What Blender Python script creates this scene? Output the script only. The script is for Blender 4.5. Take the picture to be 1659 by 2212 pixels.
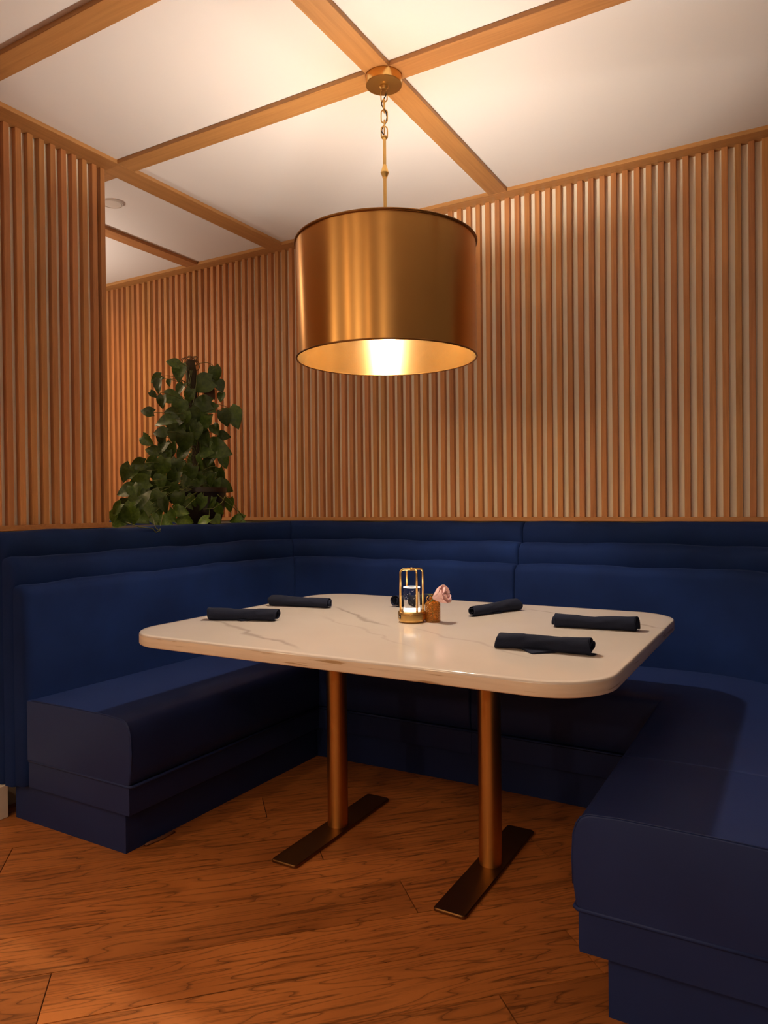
import bpy, bmesh, math, random
from mathutils import Vector, Matrix
R_ = math.radians
rnd = random.Random(7)
scn = bpy.context.scene
COL = scn.collection
for o in list(bpy.data.objects):
    bpy.data.objects.remove(o)

# ------------------------------------------------------------------ camera
FPX, CX, CY, CAMH = 1559.0, 829.5, 1106.0, 1.17
YAW, PITCH, ROLL = R_(29.962), R_(-0.5155), R_(-0.5809)
_f = Vector((-math.sin(YAW) * math.cos(PITCH), math.cos(YAW) * math.cos(PITCH), math.sin(PITCH)))
_r0 = Vector((math.cos(YAW), math.sin(YAW), 0)); _u0 = _r0.cross(_f)
CR = math.cos(ROLL) * _r0 + math.sin(ROLL) * _u0
CU = -math.sin(ROLL) * _r0 + math.cos(ROLL) * _u0
CF = _f
cam = bpy.data.cameras.new('camera'); camo = bpy.data.objects.new('camera', cam); COL.objects.link(camo)
cam.sensor_fit = 'VERTICAL'; cam.sensor_height = 36.0; cam.sensor_width = 27.0
cam.lens = FPX / 2212 * 36.0; cam.clip_start = 0.02; cam.clip_end = 60
m = Matrix((CR, CU, -CF)).transposed().to_4x4(); m.translation = (0, 0, CAMH)
camo.matrix_world = m
scn.camera = camo
def ray(px, py): return CR * ((px - CX) / FPX) - CU * ((py - CY) / FPX) + CF
def onz(px, py, z):
    d = ray(px, py); return Vector((0, 0, CAMH)) + d * ((z - CAMH) / d.z)
def onx(px, py, x):
    d = ray(px, py); return Vector((0, 0, CAMH)) + d * (x / d.x)

# ------------------------------------------------------------------ light
scn.view_settings.view_transform = 'Standard'
scn.view_settings.look = 'None'
scn.view_settings.gamma = 1.0
scn.view_settings.use_curve_mapping = False
scn.view_settings.exposure = 0.0
w = bpy.data.worlds.new('dining_room_glow'); scn.world = w; w.use_nodes = True
w.node_tree.nodes['Background'].inputs[0].default_value = (1.0, 0.70, 0.48, 1)
w.node_tree.nodes['Background'].inputs[1].default_value = 0.11
def down_fill(x, y, power, col=(1.0, 0.64, 0.36), z=2.68, size=0.12, spread=165):
    l = bpy.data.lights.new('down_fill', 'AREA'); l.shape = 'DISK'; l.size = size; l.energy = power; l.color = col; l.spread = R_(spread)
    o = bpy.data.objects.new('down_fill', l); COL.objects.link(o); o.location = (x, y, z)
for x, y, p in ((-2.2, -1.0, 18), (-0.7, -1.5, 18), (-4.2, 1.5, 12), (-4.1, 2.6, 10)):  # added unseen fill lamps for the fronts, the floor and the next bay
    down_fill(x, y, p)
def add_point_fill(x, y, power, z=1.95, r=0.05, col=(1.0, 0.70, 0.43)):     # added unseen point fill, invented for front light and streaks on the shade
    l = bpy.data.lights.new('point_fill', 'POINT'); l.energy = power; l.shadow_soft_size = r; l.color = col
    o = bpy.data.objects.new('point_fill', l); COL.objects.link(o); o.location = (x, y, z)
for x, y, p in ((-1.5, -2.0, 30), (-3.6, -1.2, 30), (0.9, -2.2, 24)):
    add_point_fill(x, y, p)
add_point_fill(-4.03, 2.23, 12)  # added fill to lift the ceiling and back wall of the next bay
for x, y, p in ((-1.5, -2.0, 60), (-3.6, -1.2, 75), (0.9, -1.6, 60), (-4.03, 2.23, 42)):      # added unseen upward spots that brighten the ceiling
    l = bpy.data.lights.new('ceiling_fill', 'SPOT'); l.energy = p; l.color = (1.0, 0.88, 0.76); l.spot_size = R_(150); l.spot_blend = 0.6; l.shadow_soft_size = 0.12
    o = bpy.data.objects.new('ceiling_fill', l); COL.objects.link(o); o.location = (x, y, 1.98); o.rotation_euler = (math.pi, 0, 0)
BULB = 1100.0

# ------------------------------------------------------------------ materials
def nt(name):
    m = bpy.data.materials.new(name); m.use_nodes = True
    t = m.node_tree; b = t.nodes['Principled BSDF']
    return m, t, b
def N(t, typ, **kw):
    n = t.nodes.new(typ)
    for k, v in kw.items():
        if k.startswith('i_'):
            key = k[2:].replace('_', ' ')
            n.inputs[key].default_value = v
        else: setattr(n, k, v)
    return n
def ramp(t, stops):
    n = t.nodes.new('ShaderNodeValToRGB'); e = n.color_ramp.elements
    while len(e) < len(stops): e.new(0.5)
    for q, (p, c) in zip(e, stops): q.position = p; q.color = (*c, 1)
    return n
def mathn(t, op, a, b=None, c=None):
    n = t.nodes.new('ShaderNodeMath'); n.operation = op
    for i, v in enumerate((a, b, c)):
        if v is None: continue
        if isinstance(v, (int, float)): n.inputs[i].default_value = v
        else: t.links.new(v, n.inputs[i])
    return n.outputs[0]
def mixc(t, fac, a, b, mode='MIX'):
    n = t.nodes.new('ShaderNodeMix'); n.data_type = 'RGBA'; n.blend_type = mode
    for s, v in ((n.inputs[0], fac), (n.inputs[6], a), (n.inputs[7], b)):
        if isinstance(v, (int, float)): s.default_value = v
        elif isinstance(v, tuple): s.default_value = (*v, 1)
        else: t.links.new(v, s)
    return n.outputs[2]
def bump(t, b, h, strength=0.2, dist=0.002):
    n = t.nodes.new('ShaderNodeBump'); n.inputs['Strength'].default_value = strength; n.inputs['Distance'].default_value = dist
    t.links.new(h, n.inputs['Height']); t.links.new(n.outputs[0], b.inputs['Normal'])
def objcoord(t, scale, jitter=True):
    tc = t.nodes.new('ShaderNodeTexCoord'); v = tc.outputs['Object']
    if jitter:
        oi = t.nodes.new('ShaderNodeObjectInfo'); s = t.nodes.new('ShaderNodeVectorMath'); s.operation = 'ADD'
        c = t.nodes.new('ShaderNodeCombineXYZ')
        j = mathn(t, 'MULTIPLY', oi.outputs['Random'], 37.0)
        for i in range(3): t.links.new(j, c.inputs[i])
        t.links.new(v, s.inputs[0]); t.links.new(c.outputs[0], s.inputs[1]); v = s.outputs[0]
    mp = t.nodes.new('ShaderNodeMapping'); mp.inputs['Scale'].default_value = scale
    t.links.new(v, mp.inputs[0]); return mp.outputs[0]
def plain(name, col, rough=0.5, metal=0.0, spec=0.5, **kw):
    m, t, b = nt(name)
    b.inputs['Base Color'].default_value = (*col, 1); b.inputs['Roughness'].default_value = rough
    b.inputs['Metallic'].default_value = metal; b.inputs['Specular IOR Level'].default_value = spec
    for k, v in kw.items(): b.inputs[k.replace('_', ' ')].default_value = v
    return m
def wood(name, dark, light, scale, rough=0.5, var=0.25, bumps=0.15):
    m, t, b = nt(name)
    v = objcoord(t, scale)
    n = N(t, 'ShaderNodeTexNoise'); n.inputs['Scale'].default_value = 1.0; n.inputs['Detail'].default_value = 6; n.inputs['Roughness'].default_value = 0.62; n.inputs['Distortion'].default_value = 0.6
    t.links.new(v, n.inputs['Vector'])
    rp = ramp(t, [(0.28, dark), (0.50, tuple((a * .45 + b_ * .55) for a, b_ in zip(dark, light))), (0.72, light)])
    t.links.new(n.outputs['Fac'], rp.inputs[0])
    oi = t.nodes.new('ShaderNodeObjectInfo')
    hs = t.nodes.new('ShaderNodeHueSaturation')
    val = mathn(t, 'MULTIPLY_ADD', oi.outputs['Random'], var * 2, 1 - var)
    r2 = mathn(t, 'FRACT', mathn(t, 'MULTIPLY', oi.outputs['Random'], 91.7))
    hue = mathn(t, 'MULTIPLY_ADD', r2, 0.012, 0.494)
    t.links.new(val, hs.inputs['Value']); t.links.new(hue, hs.inputs['Hue']); t.links.new(rp.outputs[0], hs.inputs['Color'])
    t.links.new(hs.outputs[0], b.inputs['Base Color']); b.inputs['Roughness'].default_value = rough
    b.inputs['Specular IOR Level'].default_value = 0.35
    bump(t, b, n.outputs['Fac'], bumps, 0.001)
    return m
M = {}
M['slat'] = wood('oak_slat', (0.37, 0.152, 0.050), (0.56, 0.265, 0.100), (55, 55, 2.2), 0.5, 0.12)
M['beam'] = wood('oak_beam', (0.36, 0.160, 0.056), (0.48, 0.230, 0.086), (2.2, 60, 60), 0.45, 0.06)
M['ceiling'] = plain('ceiling_paint', (0.76, 0.725, 0.72), 0.9, spec=0.2)
M['backing'] = plain('cream_backing_paint', (0.90, 0.83, 0.69), 0.85, spec=0.2)
M['whitewall'] = plain('white_wall_paint', (0.75, 0.66, 0.55), 0.7, spec=0.3)
# floor planks: cathedral grain
m, t, b = nt('stained_oak_plank')
v = objcoord(t, (1, 1, 1))
mp = N(t, 'ShaderNodeMapping'); mp.inputs['Scale'].default_value = (0.9, 7.0, 1.0); t.links.new(v, mp.inputs[0])
dn = N(t, 'ShaderNodeTexNoise'); dn.inputs['Scale'].default_value = 1.3; dn.inputs['Detail'].default_value = 2; t.links.new(mp.outputs[0], dn.inputs['Vector'])
ring = mathn(t, 'FRACT', mathn(t, 'MULTIPLY', dn.outputs['Fac'], 15.0))
fn = N(t, 'ShaderNodeTexNoise'); fn.inputs['Scale'].default_value = 1.0; fn.inputs['Detail'].default_value = 5; fn.inputs['Roughness'].default_value = 0.7
mp2 = N(t, 'ShaderNodeMapping'); mp2.inputs['Scale'].default_value = (2.6, 62, 1); t.links.new(v, mp2.inputs[0]); t.links.new(mp2.outputs[0], fn.inputs['Vector'])
rr = ramp(t, [(0.0, (0.22, 0.22, 0.22)), (0.14, (0.95, 0.95, 0.95)), (0.75, (1, 1, 1)), (1.0, (0.72, 0.72, 0.72))]); t.links.new(ring, rr.inputs[0])
fr = ramp(t, [(0.36, (0.16, 0.16, 0.16)), (0.47, (1, 1, 1))]); t.links.new(fn.outputs['Fac'], fr.inputs[0])
g = mixc(t, 0.75, rr.outputs[0], fr.outputs[0], 'MULTIPLY')
big = N(t, 'ShaderNodeTexNoise'); big.inputs['Scale'].default_value = 3.0; t.links.new(v, big.inputs['Vector'])
base = ramp(t, [(0.3, (0.40, 0.128, 0.027)), (0.7, (0.58, 0.198, 0.046))]); t.links.new(big.outputs['Fac'], base.inputs[0])
oi = N(t, 'ShaderNodeObjectInfo'); hs = N(t, 'ShaderNodeHueSaturation')
t.links.new(mathn(t, 'MULTIPLY_ADD', oi.outputs['Random'], 0.3, 0.85), hs.inputs['Value']); t.links.new(base.outputs[0], hs.inputs['Color'])
gl = mixc(t, 0.80, hs.outputs[0], g, 'MULTIPLY')
t.links.new(gl, b.inputs['Base Color']); b.inputs['Roughness'].default_value = 0.46; b.inputs['Specular IOR Level'].default_value = 0.4
bump(t, b, fn.outputs['Fac'], 0.25, 0.001)
M['plank'] = m
M['floorbase'] = plain('floor_underlay', (0.035, 0.012, 0.005), 0.9)
# upholstery
def cloth(name, a, c, rough, sheen, sheentint, bscale, bstr, spec=0.4):
    m, t, b = nt(name)
    v = objcoord(t, (1, 1, 1))
    n = N(t, 'ShaderNodeTexNoise'); n.inputs['Scale'].default_value = 4.0; n.inputs['Detail'].default_value = 3; t.links.new(v, n.inputs['Vector'])
    rp = ramp(t, [(0.3, a), (0.7, c)]); t.links.new(n.outputs['Fac'], rp.inputs[0]); t.links.new(rp.outputs[0], b.inputs['Base Color'])
    b.inputs['Roughness'].default_value = rough; b.inputs['Specular IOR Level'].default_value = spec
    b.inputs['Sheen Weight'].default_value = sheen; b.inputs['Sheen Roughness'].default_value = 0.35; b.inputs['Sheen Tint'].default_value = (*sheentint, 1)
    f = N(t, 'ShaderNodeTexNoise'); f.inputs['Scale'].default_value = bscale; f.inputs['Detail'].default_value = 3; t.links.new(v, f.inputs['Vector'])
    bump(t, b, f.outputs['Fac'], bstr, 0.002)
    return m
M['velvet'] = cloth('navy_velvet', (0.0030, 0.0125, 0.066), (0.0050, 0.0195, 0.098), 0.85, 0.35, (0.10, 0.18, 0.45), 14.0, 0.35, 0.15)
M['vinyl'] = cloth('navy_vinyl', (0.0118, 0.0248, 0.100), (0.0142, 0.0300, 0.118), 0.52, 0.0, (1, 1, 1), 160.0, 0.12, 0.24)
M['napkin'] = cloth('black_navy_linen', (0.0075, 0.0105, 0.024), (0.011, 0.015, 0.034), 0.9, 0.15, (0.12, 0.16, 0.34), 380.0, 0.3, 0.2)
# brass
def brass(name, col, rough, aniso=0.0, rot=0.0, streak=0.0):
    m, t, b = nt(name)
    b.inputs['Metallic'].default_value = 1.0; b.inputs['Roughness'].default_value = rough
    b.inputs['Base Color'].default_value = (*col, 1)
    if aniso:
        tg = N(t, 'ShaderNodeTangent', direction_type='RADIAL', axis='Z'); t.links.new(tg.outputs[0], b.inputs['Tangent'])
        b.inputs['Anisotropic'].default_value = aniso; b.inputs['Anisotropic Rotation'].default_value = rot
    v = objcoord(t, (6, 6, 260) if streak else (30, 30, 30))
    n = N(t, 'ShaderNodeTexNoise'); n.inputs['Scale'].default_value = 1.0; n.inputs['Detail'].default_value = 4; t.links.new(v, n.inputs['Vector'])
    t.links.new(mathn(t, 'MULTIPLY_ADD', n.outputs['Fac'], 0.06 if streak else 0.03, rough - (0.03 if streak else 0.015)), b.inputs['Roughness'])
    return m
M['shade'] = brass('brushed_brass_shade', (0.72, 0.385, 0.115), 0.31, 0.8, 0.25, 1.0)
M['lining'] = brass('satin_gold_lining', (0.80, 0.61, 0.35), 0.20, 0.93, 0.25, 0.0)
M['brass'] = brass('satin_brass', (0.72, 0.46, 0.16), 0.30)
M['legbrass'] = brass('brushed_brass_leg', (0.62, 0.32, 0.09), 0.36, 0.6, 0.25, 1.0)
M['bronze'] = brass('dark_bronze_plate', (0.20, 0.10, 0.035), 0.42)
M['rimdark'] = brass('dark_brass_rim', (0.26, 0.12, 0.035), 0.35)
M['cord'] = plain('black_cord', (0.02, 0.015, 0.012), 0.5)
M['bulb'], t, b = nt('warm_bulb_glow')
b.inputs['Base Color'].default_value = (1, .8, .6, 1); b.inputs['Emission Color'].default_value = (1.0, 0.885, 0.745, 1); b.inputs['Emission Strength'].default_value = BULB
# table top: pale stone with grey veins
m, t, b = nt('pale_veined_quartz')
tc = N(t, 'ShaderNodeTexCoord'); sx = N(t, 'ShaderNodeSeparateXYZ'); t.links.new(tc.outputs['Object'], sx.inputs[0])
n1 = N(t, 'ShaderNodeTexNoise'); n1.inputs['Scale'].default_value = 4.0; n1.inputs['Detail'].default_value = 5; t.links.new(tc.outputs['Object'], n1.inputs['Vector'])
n2 = N(t, 'ShaderNodeTexNoise'); n2.inputs['Scale'].default_value = 2.2; n2.inputs['Detail'].default_value = 3; t.links.new(tc.outputs['Object'], n2.inputs['Vector'])
X, Y = sx.outputs['X'], sx.outputs['Y']
wob = mathn(t, 'MULTIPLY_ADD', n1.outputs['Fac'], 0.16, -0.08)
tot = None
for (ax, ay, bx, by, wd, st) in ((-0.70, -0.27, -0.10, -0.54, 0.016, 0.42), (-0.47, 0.20, -0.06, -0.10, 0.017, 0.50), (0.02, -0.08, 0.55, -0.36, 0.012, 0.22), (0.18, 0.50, 0.80, 0.24, 0.010, 0.42), (-0.35, -0.02, 0.2, -0.38, 0.010, 0.16)):
    L = math.hypot(bx - ax, by - ay); ux, uy = (bx - ax) / L, (by - ay) / L
    dd = mathn(t, 'ADD', mathn(t, 'MULTIPLY', mathn(t, 'SUBTRACT', X, ax), -uy), mathn(t, 'MULTIPLY', mathn(t, 'SUBTRACT', Y, ay), ux))
    dd = mathn(t, 'ABSOLUTE', mathn(t, 'ADD', dd, wob))
    al = mathn(t, 'ADD', mathn(t, 'MULTIPLY', mathn(t, 'SUBTRACT', X, ax), ux), mathn(t, 'MULTIPLY', mathn(t, 'SUBTRACT', Y, ay), uy))
    k = N(t, 'ShaderNodeMapRange', interpolation_type='SMOOTHSTEP'); k.inputs[1].default_value = 0; k.inputs[2].default_value = wd; k.inputs[3].default_value = st; k.inputs[4].default_value = 0
    t.links.new(dd, k.inputs[0])
    e1 = N(t, 'ShaderNodeMapRange', interpolation_type='SMOOTHSTEP'); e1.inputs[1].default_value = L / 2 - .1; e1.inputs[2].default_value = L / 2 + .06; e1.inputs[3].default_value = 1; e1.inputs[4].default_value = 0
    t.links.new(mathn(t, 'ABSOLUTE', mathn(t, 'SUBTRACT', al, L / 2)), e1.inputs[0])
    q = mathn(t, 'MULTIPLY', mathn(t, 'MULTIPLY', k.outputs[0], e1.outputs[0]), mathn(t, 'MULTIPLY_ADD', n2.outputs['Fac'], 1.2, 0.35))
    tot = q if tot is None else mathn(t, 'MAXIMUM', tot, q)
cl = ramp(t, [(0.3, (0.66, 0.585, 0.51)), (0.7, (0.72, 0.65, 0.58))]); t.links.new(n2.outputs['Fac'], cl.inputs[0])
c1 = mixc(t, tot, cl.outputs[0], (0.23, 0.19, 0.155))
t.links.new(c1, b.inputs['Base Color']); b.inputs['Roughness'].default_value = 0.13; b.inputs['Specular IOR Level'].default_value = 0.45
M['stone'] = m
m, t, b = nt('cream_streaked_edge')
v = objcoord(t, (7, 7, 130), False); n = N(t, 'ShaderNodeTexNoise'); n.inputs['Scale'].default_value = 1; n.inputs['Detail'].default_value = 3; t.links.new(v, n.inputs['Vector'])
rp = ramp(t, [(0.30, (0.48, 0.33, 0.18)), (0.36, (0.80, 0.68, 0.53)), (0.6, (0.86, 0.74, 0.59))]); t.links.new(n.outputs['Fac'], rp.inputs[0])
t.links.new(rp.outputs[0], b.inputs['Base Color']); b.inputs['Roughness'].default_value = 0.4
M['edge'] = m
# plant
def leafmat(name, a, c):
    m, t, b = nt(name)
    v = objcoord(t, (1, 1, 1)); n = N(t, 'ShaderNodeTexNoise'); n.inputs['Scale'].default_value = 7; t.links.new(v, n.inputs['Vector'])
    rp = ramp(t, [(0.35, a), (0.7, c)]); t.links.new(n.outputs['Fac'], rp.inputs[0])
    oi = N(t, 'ShaderNodeObjectInfo'); hs = N(t, 'ShaderNodeHueSaturation'); t.links.new(mathn(t, 'MULTIPLY_ADD', oi.outputs['Random'], 0.7, 0.6), hs.inputs['Value']); t.links.new(rp.outputs[0], hs.inputs['Color'])
    t.links.new(hs.outputs[0], b.inputs['Base Color']); b.inputs['Roughness'].default_value = 0.42; b.inputs['Specular IOR Level'].default_value = 0.4
    return m
M['leaf'] = leafmat('pothos_leaf', (0.030, 0.060, 0.007), (0.068, 0.110, 0.013))
M['leaflight'] = leafmat('young_pothos_leaf', (0.06, 0.12, 0.012), (0.12, 0.19, 0.025))
M['leafbrown'] = plain('withered_leaf', (0.10, 0.045, 0.018), 0.7)
M['vine'] = plain('vine_green', (0.11, 0.13, 0.030), 0.5)
M['dryroot'] = plain('dry_aerial_root', (0.14, 0.085, 0.035), 0.8)
M['moss'] = cloth('coir_pole', (0.018, 0.012, 0.006), (0.05, 0.035, 0.016), 0.95, 0, (1, 1, 1), 90, 1.0)
M['pot'] = plain('dark_glazed_pot', (0.012, 0.007, 0.006), 0.35)
M['soil'] = plain('soil', (0.015, 0.009, 0.005), 0.95)
# small things
M['acrylic'] = plain('clear_bubbled_acrylic', (1, 1, 1), 0.06, Transmission_Weight=1.0, IOR=1.3)
M['led'], t, b = nt('white_led_glow'); b.inputs['Emission Color'].default_value = (1, 0.93, 0.80, 1); b.inputs['Emission Strength'].default_value = 9.0
M['ledrim'], t, b = nt('light_guide_rim'); b.inputs['Emission Color'].default_value = (1, 0.95, 0.86, 1); b.inputs['Emission Strength'].default_value = 2.2
m, t, b = nt('amber_hammered_glass')
b.inputs['Base Color'].default_value = (1.0, 0.56, 0.13, 1); b.inputs['Transmission Weight'].default_value = 0.90; b.inputs['Roughness'].default_value = 0.05; b.inputs['IOR'].default_value = 1.3
v = objcoord(t, (1, 1, 1), False); vo = N(t, 'ShaderNodeTexVoronoi'); vo.inputs['Scale'].default_value = 170; t.links.new(v, vo.inputs['Vector']); bump(t, b, vo.outputs['Distance'], 1.0, 0.003)
M['amber'] = m
M['petal'] = plain('pink_petal', (0.90, 0.54, 0.54), 0.6, Sheen_Weight=0.2, Subsurface_Weight=0.15)
M['stem'] = plain('flower_stem', (0.05, 0.09, 0.02), 0.6)
M['plastic'] = plain('white_vent_plastic', (0.66, 0.60, 0.56), 0.6)
M['bubble'] = plain('trapped_bubble', (0.8, 0.8, 0.8), 0.3)
M['dark'] = plain('dark_switch', (0.03, 0.02, 0.012), 0.5)
M['scrap'] = plain('torn_brown_edging', (0.16, 0.06, 0.025), 0.6)
M['crumb'] = plain('pale_crumb', (0.5, 0.42, 0.38), 0.8)

# ------------------------------------------------------------------ mesh helpers
def mk(name, verts, faces, mat, parent=None, loc=(0, 0, 0), smooth=False, rot=None):
    me = bpy.data.meshes.new(name); me.from_pydata([tuple(v) for v in verts], [], faces); me.update()
    if smooth: me.polygons.foreach_set('use_smooth', [True] * len(me.polygons))
    if mat: me.materials.append(M[mat])
    o = bpy.data.objects.new(name, me); COL.objects.link(o); o.location = loc
    if rot: o.rotation_euler = rot
    if parent: o.parent = parent
    return o
def mkbm(name, bm, mat, parent=None, loc=(0, 0, 0), smooth=False, rot=None, angle=None):
    bmesh.ops.recalc_face_normals(bm, faces=bm.faces)
    me = bpy.data.meshes.new(name); bm.to_mesh(me); bm.free()
    if smooth: me.polygons.foreach_set('use_smooth', [True] * len(me.polygons))
    if smooth and angle: me.set_sharp_from_angle(angle=R_(angle))
    if mat: me.materials.append(M[mat])
    o = bpy.data.objects.new(name, me); COL.objects.link(o); o.location = loc
    if rot: o.rotation_euler = rot
    if parent: o.parent = parent
    return o
def box_bm(x0, x1, y0, y1, z0, z1, bev=0.0, seg=2):
    bm = bmesh.new(); bmesh.ops.create_cube(bm, size=1)
    for v in bm.verts: v.co = Vector(((x0 + x1) / 2 + v.co.x * (x1 - x0), (y0 + y1) / 2 + v.co.y * (y1 - y0), (z0 + z1) / 2 + v.co.z * (z1 - z0)))
    if bev: bmesh.ops.bevel(bm, geom=list(bm.edges), offset=bev, segments=seg, affect='EDGES', profile=0.5)
    return bm
def lathe_bm(prof, n=48, close=False):
    bm = bmesh.new(); rings = []
    for r, z in prof:
        if r < 1e-6: rings.append([bm.verts.new((0, 0, z))])
        else: rings.append([bm.verts.new((r * math.cos(2 * math.pi * i / n), r * math.sin(2 * math.pi * i / n), z)) for i in range(n)])
    pairs = list(zip(rings, rings[1:])) + ([(rings[-1], rings[0])] if close else [])
    for a, c in pairs:
        for i in range(n):
            j = (i + 1) % n
            if len(a) == 1 and len(c) == 1: continue
            if len(a) == 1: bm.faces.new((a[0], c[i], c[j]))
            elif len(c) == 1: bm.faces.new((a[i], a[j], c[0]))
            else: bm.faces.new((a[i], a[j], c[j], c[i]))
    return bm
def tube_bm(pts, r, n=8, bm=None, cap=True):
    bm = bm or bmesh.new(); pts = [Vector(p) for p in pts]; rings = []
    up = Vector((0, 0, 1)); prev = None
    for i, p in enumerate(pts):
        d = (pts[min(i + 1, len(pts) - 1)] - pts[max(i - 1, 0)])
        d = d.normalized() if d.length > 1e-9 else Vector((0, 0, 1))
        if prev is None:
            a = d.cross(up) if abs(d.z) < 0.95 else d.cross(Vector((1, 0, 0)))
        else: a = prev - d * prev.dot(d)
        a.normalize(); prev = a; c = d.cross(a)
        rr = r[i] if isinstance(r, (list, tuple)) else r
        rings.append([bm.verts.new(p + (a * math.cos(2 * math.pi * k / n) + c * math.sin(2 * math.pi * k / n)) * rr) for k in range(n)])
    for a, c in zip(rings, rings[1:]):
        for k in range(n): bm.faces.new((a[k], a[(k + 1) % n], c[(k + 1) % n], c[k]))
    if cap:
        bm.faces.new(rings[0][::-1]); bm.faces.new(rings[-1])
    return bm
def bez(a, b, c, n=8):
    a, b, c = Vector(a), Vector(b), Vector(c)
    return [a * (1 - t) ** 2 + b * 2 * t * (1 - t) + c * t * t for t in [i / n for i in range(n + 1)]]
def empty(name, loc=(0, 0, 0), rotz=0.0):
    o = bpy.data.objects.new(name, None); COL.objects.link(o); o.location = loc; o.rotation_euler = (0, 0, rotz); o.empty_display_size = 0.1
    return o
def tag(o, label=None, cat=None, group=None, kind=None):
    if label: o['label'] = label
    if cat: o['category'] = cat
    if group: o['group'] = group
    if kind: o['kind'] = kind
    return o
def struct(o, label=None): o['kind'] = 'structure'; (label and o.__setitem__('label', label)); return o

# ------------------------------------------------------------------ the room
ZC, ZB = 2.706, 2.688
BX0, BX1, BY0, BY1 = -1.318, -1.224, 2.187, 2.281
SLX, SLY, SLR = -2.69, 3.42, 0.335     # slat faces: left wall, back wall, right wall
RZ0, RZ1 = 1.086, 1.106                # oak rail under the slats
floor = struct(mkbm('floor', box_bm(-5.2, 1.6, -3.6, 3.50, -0.10, -0.006), 'floorbase'), 'orange stained oak plank floor laid diagonally')
ceiling = struct(mkbm('ceiling', box_bm(-5.2, 1.6, -3.6, 3.52, ZC, ZC + 0.08), 'ceiling'), 'plain white ceiling divided by oak battens')

# planks run at 45 degrees
def clip(poly, ax, lim, keep_less):
    out = []
    for i in range(len(poly)):
        p, q = poly[i], poly[(i + 1) % len(poly)]
        ip = (p[ax] <= lim) == keep_less or p[ax] == lim; iq = (q[ax] <= lim) == keep_less or q[ax] == lim
        if ip: out.append(p)
        if ip != iq:
            s = (lim - p[ax]) / (q[ax] - p[ax]); out.append((p[0] + s * (q[0] - p[0]), p[1] + s * (q[1] - p[1])))
    return out
S2 = math.sqrt(0.5)
JOINT = {5: -0.604, 6: 0.268, 4: 0.414, 2: 0.620, 0: 0.983, -1: 0.700, 3: 1.137, 1: -0.35}
FXa, FXb, FYa, FYb = -4.4, 1.2, -1.0, 3.49
for k in range(-14, 26):
    v0 = 1.587 + 0.1915 * k; v1 = v0 + 0.1915 - 0.0034
    j = JOINT.get(k, rnd.uniform(-0.9, 0.9))
    for q in range(-4, 5):
        u0 = j + q * 1.75; u1 = u0 + 1.75 - 0.0034
        poly = [((u - v) * S2, (u + v) * S2) for u, v in ((u0, v0), (u1, v0), (u1, v1), (u0, v1))]
        for ax, lim, less in ((0, FXb, True), (0, FXa, False), (1, FYb, True), (1, FYa, False)):
            if poly: poly = clip(poly, ax, lim, less)
        if len(poly) < 3: continue
        loc = [((x + y) * S2 - (u0 + u1) / 2, (y - x) * S2 - (v0 + v1) / 2) for x, y in poly]
        area = abs(sum(loc[i][0] * loc[(i + 1) % len(loc)][1] - loc[(i + 1) % len(loc)][0] * loc[i][1] for i in range(len(loc)))) / 2
        if area < 0.004: continue
        n = len(loc); vs = [(x, y, 0) for x, y in loc] + [(x, y, -0.006) for x, y in loc]
        fs = [tuple(range(n))] + [(i, i + n, (i + 1) % n + n, (i + 1) % n) for i in range(n)]
        cu, cv = (u0 + u1) / 2, (v0 + v1) / 2
        mk('plank', vs, fs, 'plank', floor, ((cu - cv) * S2, (cu + cv) * S2, 0), rot=(0, 0, R_(45)))

# battens on the ceiling
def batten(i, axis, c0, c1, a0, a1, label):
    L = a1 - a0; bm = box_bm(-L / 2, L / 2, -(c1 - c0) / 2, (c1 - c0) / 2, ZB, ZC, 0.0012, 1)
    loc = ((a0 + a1) / 2, (c0 + c1) / 2, 0) if axis == 'x' else ((c0 + c1) / 2, (a0 + a1) / 2, 0)
    o = mkbm('trim_%d' % i, bm, 'beam', None, loc, rot=(0, 0, 0 if axis == 'x' else R_(90)))
    return struct(o, label)
YT = 3.35
batten(1, 'x', YT, 3.46, -5.15, 1.4, 'oak batten along the top of the back slatted wall')
batten(2, 'y', -2.7145, -2.600, 0.0, YT, 'oak batten above the left slatted partition, running on to the back wall')
batten(3, 'y', BX0, BX1, -1.2, YT, 'oak ceiling batten running above the brass pendant to the back wall')
for i, (a, c) in enumerate(((-5.15, -2.7145), (-2.600, BX0), (BX1, 1.4))):
    batten(4 + i, 'x', BY0, BY1, a, c, ['oak cross batten beyond the left partition', 'oak cross batten between left partition and pendant', 'oak cross batten from pendant towards upper right'][i])
batten(7, 'y', -3.355, -3.262, BY1, YT, 'oak batten in the neighbouring bay beyond the partition')
batten(8, 'x', 1.468, 1.558, -2.600, BX0, 'oak cross batten in the upper left corner')

# slatted walls
def rect(name, x0, x1, y0, y1, z0, z1, mat, parent=None, bev=0.0): return mkbm(name, box_bm(x0, x1, y0, y1, z0, z1, bev, 1), mat, parent)
SW, SD, PIT = 0.0245, 0.025, 0.0515
bm = box_bm(-SD / 2, SD / 2, -SW / 2, SW / 2, RZ1, ZB, 0.0012, 1); bmesh.ops.recalc_face_normals(bm, faces=bm.faces)
slat_me = bpy.data.meshes.new('slat'); bm.to_mesh(slat_me); bm.free(); slat_me.materials.append(M['slat'])
def slat(x, y, rz, parent):
    o = bpy.data.objects.new('slat', slat_me); COL.objects.link(o); o.location = (x, y, 0); o.rotation_euler = (0, 0, rz); o.parent = parent
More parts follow.
